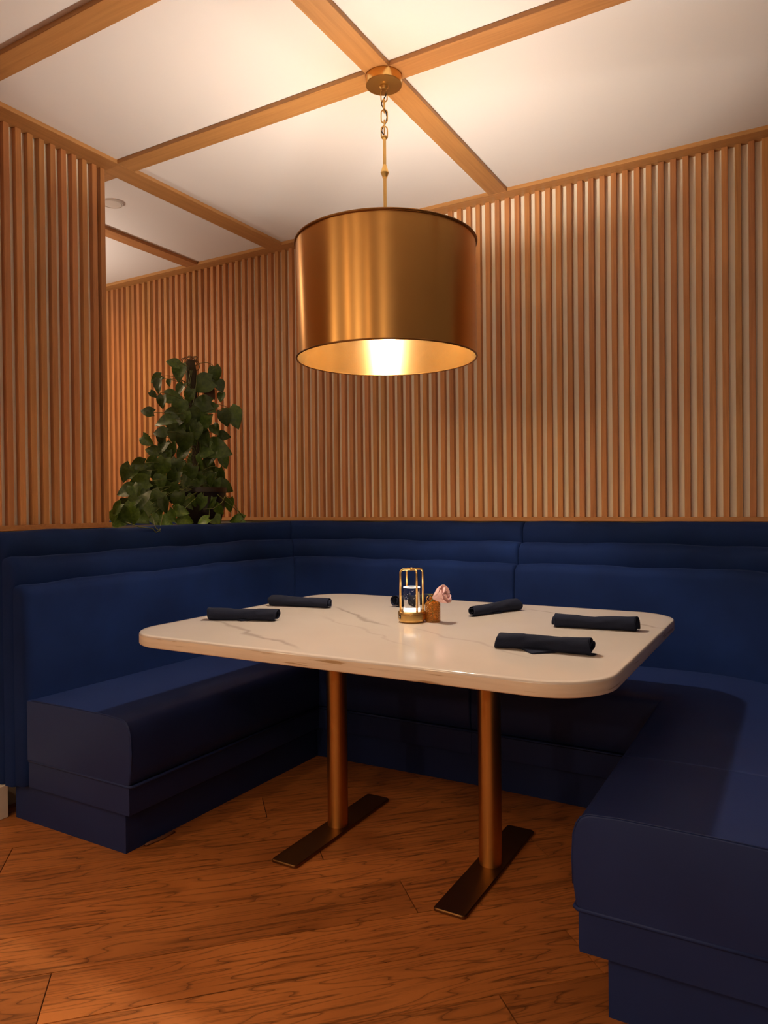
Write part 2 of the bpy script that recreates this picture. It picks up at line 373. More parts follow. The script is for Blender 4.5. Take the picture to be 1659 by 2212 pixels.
# back wall
wb = struct(rect('wall_back', -5.2, 1.6, SLY + SD, 3.52, 0, ZC, 'backing'), 'cream back wall behind vertical oak slats')
k = -75
while True:
    x = -0.492 + SW / 2 + PIT * k; k += 1
    if x > 1.25: break
    if x < -4.30: continue
    slat(x, SLY + SD / 2, R_(90), wb)
rect('bottom_rail', -4.35, 1.28, SLY - 0.006, SLY + SD, RZ0, RZ1, 'beam', wb, 0.001)
# left partition
WL0, WL1 = 0.10, 2.1945
wl = struct(rect('wall_left', -2.84, SLX - SD, WL0, WL1 - 0.004, 0, ZB, 'backing'), 'left partition of vertical oak slats over cream backing')
for k in range(-31, 9): slat(SLX - SD / 2, 1.718 + SW / 2 + 0.0511 * k, 0, wl)
slat(SLX - SD / 2, WL1 - SW / 2, 0, wl)
rect('end_board', -2.842, SLX - SD + 0.001, WL1 - 0.004, WL1 + 0.010, RZ1, ZB, 'slat', wl)
rect('bottom_rail', SLX - SD, SLX + 0.006, WL0, WL1 + 0.01, RZ0 - 0.002, RZ1, 'beam', wl, 0.001)
bl = struct(rect('baseboard_left', SLX - SD, -2.612, WL0, 1.650, 0, 0.125, 'whitewall', None, 0.002), 'short white baseboard showing left of the booth')
# right wall
wr = struct(rect('wall_right', 0.300, 0.42, 1.60, 3.41, 0, RZ0, 'whitewall'), 'low wall behind the right bench, capped in oak')
rect('cap_rail', 0.292, 0.43, 1.59, 3.41, RZ0, RZ1, 'beam', wr, 0.001)
# low wall behind the banquette carrying the plant
wp = struct(rect('wall_planter', -3.30, SLX - 0.02, WL1 + 0.011, SLY - 0.008, 0, 1.072, 'soil'), 'low planter wall behind the booth back')

# ------------------------------------------------------------------ banquette
# path of the backrest front (inside face), going left end -> corner -> back -> right end
PX, PYB, PXR, YE = -2.470, 3.25, 0.083, 1.632
def pathpts():
    P = []
    for i in range(15): P.append((PX, YE + (3.05 - YE) * i / 14, -90 + 90))           # normal +x (0 deg)
    for i in range(1, 13):
        a = i / 12 * 90; P.append((PX + .2 - .2 * math.cos(R_(a)), 3.05 + .2 * math.sin(R_(a)), -a))
    for i in range(1, 21): P.append(((PX + .2) + (-0.417 - PX - .2) * i / 20, PYB, -90))
    for i in range(1, 17):
        a = i / 16 * 90; P.append((-0.417 + .5 * math.sin(R_(a)), 2.75 + .5 * math.cos(R_(a)), -90 - a))
    for i in range(1, 13): P.append((PXR, 2.75 + (YE - 2.75) * i / 12, -180))
    return P
PATH = pathpts()
PS = [0.0]
for a, b_ in zip(PATH, PATH[1:]): PS.append(PS[-1] + math.hypot(b_[0] - a[0], b_[1] - a[1]))
def at_s(s):
    s = max(0, min(PS[-1], s))
    for i in range(len(PS) - 1):
        if s <= PS[i + 1] + 1e-9:
            f = (s - PS[i]) / max(1e-9, PS[i + 1] - PS[i]); a, b_ = PATH[i], PATH[i + 1]
            return a[0] + f * (b_[0] - a[0]), a[1] + f * (b_[1] - a[1]), a[2] + f * (b_[2] - a[2])
S_C1 = (3.05 - YE) + 0.2 * math.pi / 4
S_C2 = (3.05 - YE) + 0.2 * math.pi / 2 + (-1.17 - PX - .2)
S_C3 = PS[-1] - (2.75 - YE)
def pad(name, s0, s1, front, back, z0, z1, r, parent, e0=0.02, e1=0.02, bulge=0.008, vis=None):
    """upholstered pad swept along the booth path; front/back are offsets from the inside face"""
    ss = set()
    for e, s, d in ((e0, s0, 1), (e1, s1, -1)):
        for t_ in (0, .08, .22, .42, .68, 1.0): ss.add(round(s + d * e * t_, 5))
    q = s0 + e0
    while q < s1 - e1: ss.add(round(q, 5)); q += 0.035
    prof0 = []
    nz = 7
    vis = vis or z0 + 0.3                                     # lowest height that shows above the pad in front
    zs_ = [z0 + 0.012 + (vis - z0 - 0.012) * i / 4 for i in range(4)] + [vis + (z1 - r - vis) * i / nz for i in range(nz + 1)]
    def bf_(z):
        if vis > z0 + .31: return bulge * math.sin(math.pi * max(0, min(1, (z - vis) / (z1 - vis))))
        return bulge * math.sin(math.pi * (z - z0) / (z1 - z0))
    for z in zs_: prof0.append((bf_(z), z))                   # front face going up with a gentle bulge
    for i in range(1, 8):
        a = i / 7 * math.pi / 2; z = z1 - r + r * math.sin(a); prof0.append((-r + r * math.cos(a) + bf_(z), z))
    bm = bmesh.new(); rings = []
    for s in sorted(ss):
        x, y, an = at_s(s); nx, ny = math.cos(R_(an)), math.sin(R_(an))
        ins = 0
        for e, d in ((e0, s - s0), (e1, s1 - s)):
            if d < e: c_ = 1 - d / e; ins = max(ins, e * (1 - math.sqrt(max(0, 1 - c_ * c_))))
        wob = 0.003 * math.sin(s * 9.3 + z1 * 40) + 0.002 * math.sin(s * 23.1 + 2)
        ring = []
        for off, z in prof0:
            fz = (z - z0) / (z1 - z0)
            o_ = max(front + off - ins, back + 0.004); zz = z - ins * max(0, (fz - .5) * 1.6) + wob * fz
            ring.append(bm.verts.new((x + nx * o_, y + ny * o_, zz)))
        top = ring[-1].co.z
        ring.append(bm.verts.new((x + nx * back, y + ny * back, top)))
        ring.append(bm.verts.new((x + nx * back, y + ny * back, z0)))
        ring.append(bm.verts.new((x + nx * (front - ins - 0.012), y + ny * (front - ins - 0.012), z0)))
        rings.append(ring)
    n = len(rings[0])
    for a, c_ in zip(rings, rings[1:]):
        for i in range(n): bm.faces.new((a[i], a[(i + 1) % n], c_[(i + 1) % n], c_[i]))
    bm.faces.new(rings[0]); bm.faces.new(rings[-1][::-1])
    return mkbm(name, bm, 'velvet', parent, smooth=True, angle=50)
TM, TI, TT = 0.068, 0.064, 0.058
def back_set(parent, s0, s1, e0, e1, ext=0.0):
    pad('backrest_panel', s0, s1, 0.0, -TM, 0.140, 0.889, 0.042, parent, e0, e1, 0.012)
    pad('middle_roll', s0, s1, -TM + 0.003, -TM - TI, 0.128, 0.987, 0.036, parent, e0, e1, 0.013, 0.875)
    pad('top_roll', s0, s1, -TM - TI + 0.003, -TM - TI - TT - ext, 0.118 + 0.008, RZ0 - 0.003, 0.030, parent, e0, e1, 0.012, 0.973)

ZP, ZBD, ZS = 0.147, 0.245, 0.467
def sweep_quad(name, stations, prof, mat, parent, smooth=True, angle=50, ends=(0, 0)):
    """stations: [(front xy, back xy)], prof: [(d from front in metres, z)] closed; ends: rounded end radii"""
    bm = bmesh.new(); rings = []
    for (fx, fy), (bx, by), ins in stations:
        L = math.hypot(bx - fx, by - fy); ux, uy = (bx - fx) / L, (by - fy) / L
        zmax = max(z for _, z in prof); zmin = min(z for _, z in prof)
        ring = []
        for d, z in prof:
            if d == 'B': dd = L
            else: dd = d
            f = (z - zmin) / (zmax - zmin)
            if d != 'B': dd = dd + ins * (1 if dd < .05 else 0)
            ring.append(bm.verts.new((fx + ux * dd, fy + uy * dd, z - ins * max(0, f - .5) * 1.2)))
        rings.append(ring)
    n = len(rings[0])
    for a, c_ in zip(rings, rings[1:]):
        for i in range(n): bm.faces.new((a[i], a[(i + 1) % n], c_[(i + 1) % n], c_[i]))
    bm.faces.new(rings[0]); bm.faces.new(rings[-1][::-1])
    return mkbm(name, bm, mat, parent, smooth=smooth, angle=angle)
def stations(f0, f1, b0, b1, e0=0.0, e1=0.0, n=8):
    L = math.hypot(f1[0] - f0[0], f1[1] - f0[1]); ts = {0.0, 1.0}
    for i in range(1, n): ts.add(i / n)
    for e, sgn in ((e0, 0), (e1, 1)):
        if e:
            for q in (0, .1, .3, .6, 1): ts.add(abs(sgn - q * e / L))
    out = []
    for t_ in sorted(ts):
        ins = 0
        for e, d in ((e0, t_ * L), (e1, (1 - t_) * L)):
            if e and d < e: c_ = 1 - d / e; ins = max(ins, e * (1 - math.sqrt(max(0, 1 - c_ * c_))))
        out.append(((f0[0] + t_ * (f1[0] - f0[0]), f0[1] + t_ * (f1[1] - f0[1])), (b0[0] + t_ * (b1[0] - b0[0]), b0[1] + t_ * (b1[1] - b0[1])), ins))
    return out
SEATP = [(0.012, ZBD + .002), (0.002, ZBD + .010), (-0.004, 0.30), (-0.006, 0.36), (-0.003, 0.415), (0.004, 0.440), (0.014, 0.456), (0.030, 0.465), (0.10, 0.470), (0.30, 0.471), ('B', 0.466), ('B', ZBD + .002)]
BANDP = [(0.010, ZP), (0.008, ZP + .01), (0.008, ZBD - .004), (0.012, ZBD), ('B', ZBD), ('B', ZP)]
PLINP = [(0.058, 0.0), (0.058, ZP), (0.30, ZP), (0.30, 0.0)]
FX, FYb_, FXR = -1.922, 2.717, -0.450
BXL, BYB, BXR = PX + 0.004, PYB - 0.004, PXR - 0.004
YS = 1.634
def seat_piece(parent, f0, f1, b0, b1, e0=0.006, e1=0.006, piece='seat_cushion'):
    return sweep_quad(piece, stations(f0, f1, b0, b1, e0, e1), SEATP, 'vinyl', parent)
def pipe_obj(parent, pts, r=0.0055, name='piping'):
    return mkbm(name, tube_bm(pts, r, 8), 'vinyl', parent, smooth=True)
def end_seam(parent, fx, sgn, y):
    """stitched welt following the rounded front corner of the seat end"""
    pts = [(fx - sgn * -0.004, y, 0.31)]
    pts = [(fx + sgn * d, y + 0.004, z + 0.0005) for d, z in SEATP[2:9]] + [(fx + sgn * 0.30, y + 0.004, 0.4715), (fx + sgn * 0.52, y + 0.004, 0.468)]
    return mkbm('end_welt', tube_bm(pts, 0.0022, 6), 'vinyl', parent, smooth=True)
LBL = 'navy velvet and vinyl banquette '
# left bench
q1 = tag(empty('banquette', (-2.2, 2.2, 0)), LBL + 'along the left slatted partition, below the plant', 'banquette', 'sections of the booth seating')
def P_(parent, o):
    o.parent = parent; o.matrix_parent_inverse = Matrix.Translation(-Vector(parent.location)); return o
class Par:                                       # geometry is written in world metres; parts are parented without moving
    def __init__(s, e): s.e = e
def attach(e, before):
    for o in list(COL.objects):
        if o not in before and o is not e and o.parent is None and o.type == 'MESH': P_(e, o)
def snap(): return set(COL.objects)
bf = snap()
back_set(None, 0.0, S_C1, 0.030, 0.006, 0.020)
sweep_quad('plinth', stations((FX, 1.664), (FX, FYb_), (BXL - .12, 1.664), (BXL - .12, 3.3), n=2), [(0.058, 0.0), (0.058, ZP - .001), ('B', ZP - .001), ('B', 0.0)], 'vinyl', None, angle=30)
sweep_quad('seat_band', stations((FX, YS + .004), (FX, FYb_), (BXL, YS + .004), (BXL, BYB), n=2), BANDP, 'vinyl', None, angle=30)
seat_piece(None, (FX, YS), (FX, FYb_), (BXL, YS), (BXL, BYB), 0.006, 0.004)
pipe_obj(None, [(BXL + .005, YS + .003, ZBD), (FX - .006, YS + .003, ZBD), (FX + .002, YS + .010, ZBD), (FX + .002, FYb_ + .002, ZBD)])
end_seam(None, FX, -1, YS)
attach(q1, bf)
# back-left section
q2 = tag(empty('banquette', (-1.6, 3.0, 0)), LBL + 'section between left corner and the vertical seam', 'banquette', 'sections of the booth seating')
bf = snap()
back_set(None, S_C1, S_C2, 0.006, 0.016)
sweep_quad('plinth', stations((FX, FYb_), (-1.17, FYb_), (BXL, BYB), (-1.17, BYB), n=2), [(0.068, 0.0), (0.068, ZP - .001), ('B', ZP - .001), ('B', 0.0)], 'vinyl', None, angle=30)
sweep_quad('seat_band', stations((FX, FYb_), (-1.171, FYb_), (BXL, BYB), (-1.171, BYB), n=2), BANDP, 'vinyl', None, angle=30)
seat_piece(None, (FX, FYb_), (-1.1705, FYb_), (BXL, BYB), (-1.1705, BYB), 0.004, 0.010)
pipe_obj(None, [(FX, FYb_ - .002, ZBD), (-1.171, FYb_ - .002, ZBD)])
attach(q2, bf)
# back-right + right bench
q3 = tag(empty('banquette', (-0.2, 2.6, 0)), LBL + 'section curving into the right foreground bench', 'banquette', 'sections of the booth seating')
bf = snap()
back_set(None, S_C2, PS[-1], 0.016, 0.022)
cornerF, cornerB = (FXR, FYb_), (BXR, BYB)
st = stations((-1.17, FYb_), cornerF, (-1.17, BYB), cornerB, n=4)
st2 = stations(cornerF, (FXR, 1.664), cornerB, (BXR + .12, 1.664), n=4)[1:]
sweep_quad('plinth', [(a, c_, 0) for a, c_, i in st] + st2, [(0.068, 0.0), (0.068, ZP - .001), ('B', ZP - .001), ('B', 0.0)], 'vinyl', None, angle=30)
st2 = stations(cornerF, (FXR, YS + .004), cornerB, (BXR, YS + .004), n=4)[1:]
sweep_quad('seat_band', st + st2, BANDP, 'vinyl', None, angle=30)
YSM = 2.072
seat_st = stations((-1.1695, FYb_), cornerF, (-1.1695, BYB), cornerB, 0.010, 0) + stations(cornerF, (FXR, YSM), cornerB, (BXR, YSM), 0, 0.006)[1:]
sweep_quad('seat_cushion', seat_st, SEATP, 'vinyl', None)
seat_piece(None, (FXR, YSM), (FXR, YS), (BXR, YSM), (BXR, YS), 0.006, 0.006)
pipe_obj(None, [(-1.169, FYb_ - .002, ZBD), (FXR, FYb_ - .002, ZBD), (FXR - .002, FYb_, ZBD), (FXR - .002, YS + .010, ZBD), (FXR + .006, YS + .003, ZBD), (BXR, YS + .003, ZBD)])
end_seam(None, FXR, 1, YS)
attach(q3, bf)

# bench of the neighbouring bay, glimpsed under the plant
q4 = tag(empty('banquette', (-3.85, 3.2, 0)), 'navy bench back of the next booth glimpsed under the plant leaves', 'banquette')
bf = snap()
mkbm('backrest_panel', box_bm(-4.38, -3.32, 3.30, 3.40, 0.14, 1.0, 0.02, 3), 'velvet', None, smooth=True, angle=50)
mkbm('top_roll', box_bm(-4.38, -3.32, 3.375, 3.440, 0.98, RZ0 - .003, 0.02, 3), 'velvet', None, smooth=True, angle=50)
mkbm('seat_cushion', box_bm(-4.38, -3.32, 2.76, 3.298, 0.245, 0.466, 0.02, 3), 'vinyl', None, smooth=True, angle=50)
mkbm('plinth', box_bm(-4.38, -3.32, 2.83, 3.298, 0.0, 0.245), 'vinyl', None)
attach(q4, bf)

# ------------------------------------------------------------------ table
TX0, TX1, TY0, TY1, TZ, TTH = -1.935, -0.378, 1.602, 2.812, 0.764, 0.038
TCX, TCY = (TX0 + TX1) / 2, (TY0 + TY1) / 2
tab = tag(empty('dining_table', (TCX, TCY, 0)), 'large pale stone-topped table with rounded corners on two brass pedestals', 'table')
def rounded(hx, hy, r, n=14):
    P = []
    for cx_, cy_, a0 in ((hx - r, hy - r, 0), (-hx + r, hy - r, 90), (-hx + r, -hy + r, 180), (hx - r, -hy + r, 270)):
        for i in range(n + 1): a = R_(a0 + 90 * i / n); P.append((cx_ + r * math.cos(a), cy_ + r * math.sin(a)))
    return P
HX, HY, CRN = (TX1 - TX0) / 2, (TY1 - TY0) / 2, 0.165
def slab(name, levels, mat, parent, loc):
    bm = bmesh.new(); rings = []
    for ins, z in levels:
        rings.append([bm.verts.new((x, y, z)) for x, y in rounded(HX - ins, HY - ins, CRN - ins)])
    n = len(rings[0])
    for a, c_ in zip(rings, rings[1:]):
        for i in range(n): bm.faces.new((a[i], a[(i + 1) % n], c_[(i + 1) % n], c_[i]))
    bm.faces.new(rings[0][::-1]); bm.faces.new(rings[-1])
    return mkbm(name, bm, mat, parent, loc, smooth=True, angle=40)
edge = slab('table_edge', [(0.004, TZ - TTH), (0.0012, TZ - TTH + .0015), (0, TZ - TTH + .004), (0, TZ - .006)], 'edge', tab, (0, 0, 0))
slab('table_top', [(0.0, TZ - .006), (0.0008, TZ - .003), (0.0025, TZ - .001), (0.005, TZ), (0.02, TZ)], 'stone', tab, (0, 0, 0))
for lx in (-1.463, -0.872):
    ly = 2.180
    p = mkbm('pedestal', lathe_bm([(0, 0.011), (0.0372, 0.011), (0.0372, TZ - TTH)], 48), 'legbrass', tab, (lx - TCX, ly - TCY, 0), smooth=True, angle=40)
    bm = bmesh.new()
    pts = []
    for (x_, y_, a0) in ((.051 - .012, .309 - .012, 0), (-.051 + .012, .309 - .012, 90), (-.051 + .012, -.309 + .012, 180), (.051 - .012, -.309 + .012, 270)):
        for i in range(5): a = R_(a0 + 22.5 * i); pts.append((x_ + .012 * math.cos(a), y_ + .012 * math.sin(a)))
    rg = [[bm.verts.new((x_ * (1 - i_ / .051), y_ * (1 - i_ / .309), z_)) for x_, y_ in pts] for i_, z_ in ((0.003, 0), (0, .002), (0, .008), (0.0025, .011))]
    for a, c_ in zip(rg, rg[1:]):
        for i in range(len(pts)): bm.faces.new((a[i], a[(i + 1) % len(pts)], c_[(i + 1) % len(pts)], c_[i]))
    bm.faces.new(rg[0][::-1]); bm.faces.new(rg[-1])
    mkbm('base_plate', bm, 'bronze', tab, (lx - TCX, ly - 0.015 - TCY, 0), smooth=True, angle=35)
    mkbm('top_bracket', box_bm(-.045, .045, -.25, .25, TZ - TTH - .008, TZ - TTH, 0.002, 1), 'bronze', tab, (lx - TCX, ly - TCY, 0))

# ------------------------------------------------------------------ pendant lamp
LX, LY = -1.270, 2.233
lamp = tag(empty('pendant_lamp', (LX, LY, 0)), 'large brushed brass drum pendant hanging over the table by chain and rod', 'pendant lamp')
SZ0, SZ1, SR = 1.690, 2.092, 0.3175
mkbm('shade', lathe_bm([(SR, SZ0), (SR, SZ1)], 128), 'shade', lamp, smooth=True)
mkbm('shade_lining', lathe_bm([(SR - .003, SZ1), (SR - .003, SZ0)], 128), 'lining', lamp, smooth=True)
def torus_prof(R0, z, r, n=10): return [(R0 + r * math.cos(2 * math.pi * i / n), z + r * math.sin(2 * math.pi * i / n)) for i in range(n)]
mkbm('top_rim', lathe_bm(torus_prof(SR + .0015, SZ1, .0048), 128, True), 'rimdark', lamp, smooth=True)
mkbm('bottom_rim', lathe_bm(torus_prof(SR, SZ0, .0032), 128, True), 'rimdark', lamp, smooth=True)
mkbm('canopy', lathe_bm([(0, ZB), (.064, ZB), (.0645, ZB - .002), (.0645, ZB - .030), (.063, ZB - .032), (0.016, ZB - .0335), (.016, ZB - .038), (.012, ZB - .043), (.0115, ZB - .047), (0, ZB - .049)], 64), 'brass', lamp, smooth=True, angle=30)
def link(z, ang, h=.046, wd=.022, r=.0024):
    pts = []
    for i in range(25):
        a = 2 * math.pi * i / 24; x_ = math.cos(a) * wd / 2; z_ = math.sin(a) * (wd / 2) + (h / 2 - wd / 2) * (1 if math.sin(a) > 0 else -1) * (1 if abs(math.sin(a)) > 1e-6 else 0)
        pts.append((x_ * math.cos(R_(ang)), x_ * math.sin(R_(ang)), z + z_))
    mkbm('chain_link', tube_bm(pts, r, 8, cap=False), 'brass', lamp, smooth=True)
for z, a in ((2.622, 30), (2.585, 112), (2.548, 24), (2.511, 120), (2.490, 38)): link(z, a)
mkbm('cord', tube_bm([(0.010 * math.cos(i * .9 + .5), 0.010 * math.sin(i * .9 + .5), 2.640 - i * .0135) for i in range(13)], .0022, 6), 'cord', lamp, smooth=True)
mkbm('upper_rod', lathe_bm([(0, 2.478), (.0085, 2.478), (.0095, 2.474), (.0085, 2.470), (.0058, 2.468), (.0058, 2.376), (0, 2.376)], 24), 'brass', lamp, smooth=True, angle=40)
mkbm('diamond_finial', lathe_bm([(0, 2.377), (.0062, 2.377), (.0150, 2.349), (.0085, 2.333), (.0085, 2.330), (0, 2.330)], 10), 'brass', lamp)
mkbm('lower_rod', lathe_bm([(0, 2.331), (.0058, 2.331), (.0062, 2.10), (.013, 2.072), (.013, 2.050), (0, 2.050)], 24), 'brass', lamp, smooth=True, angle=40)
for k in range(3):
    a = R_(20 + 120 * k); mkbm('spider_arm', tube_bm([(0, 0, 2.060), (math.cos(a) * (SR - .003), math.sin(a) * (SR - .003), 2.060)], .003, 8), 'brass', lamp, smooth=True)
mkbm('socket', lathe_bm([(0, 2.052), (.017, 2.052), (.019, 2.02), (.019, 1.995), (0, 1.995)], 24), 'brass', lamp, smooth=True, angle=40)
mkbm('bulb', lathe_bm([(0, 1.996), (.014, 1.996), (.017, 1.980), (.028, 1.955), (.031, 1.935), (.027, 1.915), (.016, 1.902), (0, 1.898)], 20), 'bulb', lamp, smooth=True)

# ------------------------------------------------------------------ ceiling disc
vt = tag(empty('ceiling_vent', (-2.99, 2.482, ZC)), 'small round white disc vent flush on the ceiling beyond the partition', 'vent')
mkbm('rim', lathe_bm([(0.049, 0), (.055, 0), (.055, -.004), (.053, -.009), (.049, -.008)], 40, True), 'plastic', vt, smooth=True, angle=40)
mkbm('cover', lathe_bm([(0, -.0085), (.045, -.0075), (.0462, -.006), (.0462, 0)], 40), 'plastic', vt, smooth=True, angle=40)

# ------------------------------------------------------------------ napkin rolls
def napkin(p0, p1, r0, r1, seed, label, flap=None, pinch=0.0, spin=0.0):
    r0 *= 1.12; r1 *= 1.12; p0, p1 = Vector(p0), Vector(p1); L = (p1 - p0).length
    rg = random.Random(seed); c = (p0 + p1) / 2
    e = tag(empty('napkin_roll', (c.x, c.y, TZ), math.atan2(p1.y - p0.y, p1.x - p0.x)), label, 'napkin', 'rolled napkins on the table')
    NX, NT = 46, 84; turns = 2.25
    ph = [rg.uniform(0, 6) for _ in range(6)]
    vs = []; fs = []
    for i in range(NX + 1):
        u = i / NX; R0 = r0 + (r1 - r0) * u
        R0 *= 1 - pinch * math.exp(-((u - .48) / .2) ** 2) + 0.03 * math.sin(9 * u + ph[0])
        for j in range(NT + 1):
            th = j / NT * turns * 2 * math.pi
            k = th / (turns * 2 * math.pi)
            rr = R0 * (0.30 + 0.70 * k) * (1 + 0.05 * math.sin(th * 3 + ph[1] + 2 * u) * k + .022 * math.sin(th * 5 + u * 14 + ph[2]) * k)
            a_ = th + spin + 0.5 * u
            if k > .52:                                     # diagonal fold edges where one layer laps over the next
                for u0_, sl, hgt in ((0.74 + .1 * math.sin(ph[3]), .16, .085), (0.24 + .06 * math.sin(ph[5]), -.11, -.06)):
                    q_ = (u - (u0_ + sl * math.cos(a_ + ph[5] * .3))) / .022
                    rr *= 1 + hgt * max(0, min(1, q_ + .5))
                rr *= 1 + .030 * math.sin(17 * u + 2.5 * a_ + ph[4]) * math.sin(3 * a_ + ph[0])
            x = (u - .5) * L + (0.010 * math.sin(th * .5 + ph[4]) * (1 if u > .98 else -1 if u < .02 else 0) + (0.010 * (1 - k) * (-1 if u > .98 else 1 if u < .02 else 0)))
            ang = th + spin + 0.5 * u
            y = rr * 1.08 * math.cos(ang); z = rr * 0.92 * math.sin(ang)
            z = max(z, -R0 * 0.80) + R0 * 0.80 + 0.0022
            vs.append((x, y + .0035 * math.sin(2.6 * u + ph[1]), z))
    for i in range(NX):
        for j in range(NT):
            a = i * (NT + 1) + j; fs.append((a, a + 1, a + NT + 2, a + NT + 1))
    o = mk('rolled_cloth', vs, fs, 'napkin', e, smooth=True)
    md = o.modifiers.new('thickness', 'SOLIDIFY'); md.thickness = 0.0016; md.offset = 0
    # knife and fork bulk inside: a dark cloth core closes the middle of the roll
    bm = tube_bm([((-.5 + .12 + .76 * q / 4) * L, 0, (r0 + (r1 - r0) * q / 4) * .80) for q in range(5)], [(r0 + (r1 - r0) * q / 4) * .40 for q in range(5)], 10)
    mkbm('inner_fold', bm, 'napkin', e, smooth=True)
    if flap:
        x0, x1, xt, yt = flap
        n = 6; vs = []; fs = []
        for i in range(n + 1):
            f = i / n
            for xx in (x0 + (xt - x0) * f, x1 + (xt - x1) * f):
                for zz in (0.0012, 0.0032 + .006 * (1 - f)): vs.append((xx, -r0 * .55 + (yt + r0 * .55) * f, zz))
        for i in range(n):
            a = i * 4; b2 = a + 4
            fs += [(a, a + 2, b2 + 2, b2), (a + 1, b2 + 1, b2 + 3, a + 3), (a, b2, b2 + 1, a + 1), (a + 2, a + 3, b2 + 3, b2 + 2)]
        fs += [(0, 1, 3, 2), (n * 4, n * 4 + 2, n * 4 + 3, n * 4 + 1)]
        mk('corner_flap', vs, fs, 'napkin', e)
    return e
def T(px, py): return onz(px, py, TZ)
NB = 'dark navy cloth napkin roll '
def nap(pxa, pxb, r0, r1, seed, label, **kw):
    a, b2 = T(*pxa), T(*pxb); d = (b2 - a).normalized(); n = Vector((-d.y, d.x, 0))
    if n.dot(CF) < 0: n = -n
    off = n * max(r0, r1) * 0.8
    return napkin(a + off, b2 + off, r0, r1, seed, label, **kw)
nap((450, 1340), (594, 1343), .0225, .0215, 1, NB + 'at the table corner nearest the left bench, front one', flap=(-.02, .03, .005, -.030), spin=3.0)
nap((580, 1309), (710, 1315), .0225, .0195, 2, NB + 'by the left table edge, farther back of the two', spin=2.6)
nap((858, 1312), (944, 1303), .0235, .0215, 3, NB + 'half hidden behind the lit lantern', spin=3.0)
nap((1026, 1333), (1126, 1318), .0175, .0240, 4, NB + 'pointing away, just right of the pink rose', spin=3.3, flap=(-.02, .03, .0, -.026))
nap((1194, 1355), (1378, 1366), .0245, .0255, 5, NB + 'pinched in the middle, near the far right table corner', pinch=.16, spin=3.5)
nap((1072, 1400), (1278, 1419), .0225, .0240, 6, NB + 'closest to the front edge, with a triangular corner sticking out', flap=(-.06, .035, -.018, -.058), spin=3.0)

# ------------------------------------------------------------------ lantern
lp = T(890, 1343)
LZ = TZ + 0.0005
lan = tag(empty('table_lantern', (lp.x, lp.y, LZ), 0), 'small lit brass table lantern with clear cylinder in the middle of the table', 'lantern')
mkbm('base', lathe_bm([(0, 0), (.040, 0), (.0445, .003), (.0465, .010), (.0482, .011), (.0482, .0335), (.0475, .036), (.0455, .038), (.030, .0385), (.030, .036), (0, .036)], 56), 'brass', lan, smooth=True, angle=30)
mkbm('groove_ring', lathe_bm(torus_prof(.0482, .0285, .0010, 6), 56, True), 'rimdark', lan, smooth=True)
mkbm('acrylic_cylinder', lathe_bm([(0, .0375), (.0275, .0375), (.0285, .0385), (.0285, .1195), (.0275, .1205), (0, .1205)], 40), 'acrylic', lan, smooth=True, angle=40)
bmb = bmesh.new(); rb = random.Random(3)
for i in range(26):
    a = rb.uniform(0, 6.283); rr = rb.uniform(.004, .025); z = rb.uniform(.052, .115); s = rb.uniform(.0004, .0009)
    bmesh.ops.create_icosphere(bmb, subdivisions=1, radius=s, matrix=Matrix.Translation((rr * math.cos(a), rr * math.sin(a), z)))
o = mkbm('bubbles', bmb, 'bubble', lan); o['kind'] = 'stuff'
mkbm('led_disc', lathe_bm([(0, .0366), (.0272, .0366), (.0272, .0372), (0, .0372)], 32), 'led', lan)
mkbm('light_guide_rim', lathe_bm([(.0220, .1206), (.0283, .1206), (.0286, .1190), (.0290, .1190), (.0288, .1212), (.0220, .1214)], 40, True), 'ledrim', lan, smooth=True)
mkbm('light_guide_foot', lathe_bm([(.0287, .0386), (.0291, .0386), (.0290, .0450), (.0287, .0450)], 40, True), 'ledrim', lan, smooth=True)
# two crossed hoops
ca = math.atan2(-CF.y, -CF.x) + R_(22)
HR, HT = .0430, .1830
for kk, a in enumerate((ca, ca + math.pi / 2)):
    dx, dy = math.cos(a), math.sin(a); pts = []
    prof = [(HR, .034), (HR, HT - .012)] + [(HR - .012 + .012 * math.cos(R_(q)), HT - .012 + .012 * math.sin(R_(q))) for q in (20, 45, 70, 90)]
    full = prof + [(0.0, HT)] + [(-x, z) for x, z in reversed(prof)]
    mkbm('hoop', tube_bm([(dx * x, dy * x, z) for x, z in full], .0036, 8), 'brass', lan, smooth=True)
mkbm('top_knob', lathe_bm([(0, HT - .005), (.006, HT - .005), (.006, HT + .004), (.004, HT + .006), (0, HT + .006)], 20), 'brass', lan, smooth=True, angle=40)
sa = math.atan2(-CF.y, -CF.x) - R_(62)
sw = mkbm('switch', box_bm(-.0012, .0012, -.006, .006, -.007, .007, .0008, 1), 'dark', lan, (math.cos(sa) * .0482, math.sin(sa) * .0482, .021), rot=(0, 0, sa))
mkbm('switch_mark', box_bm(-.0003, .0003, -.002, .002, -.002, .002), 'plastic', sw, (.0014, 0, -.001))

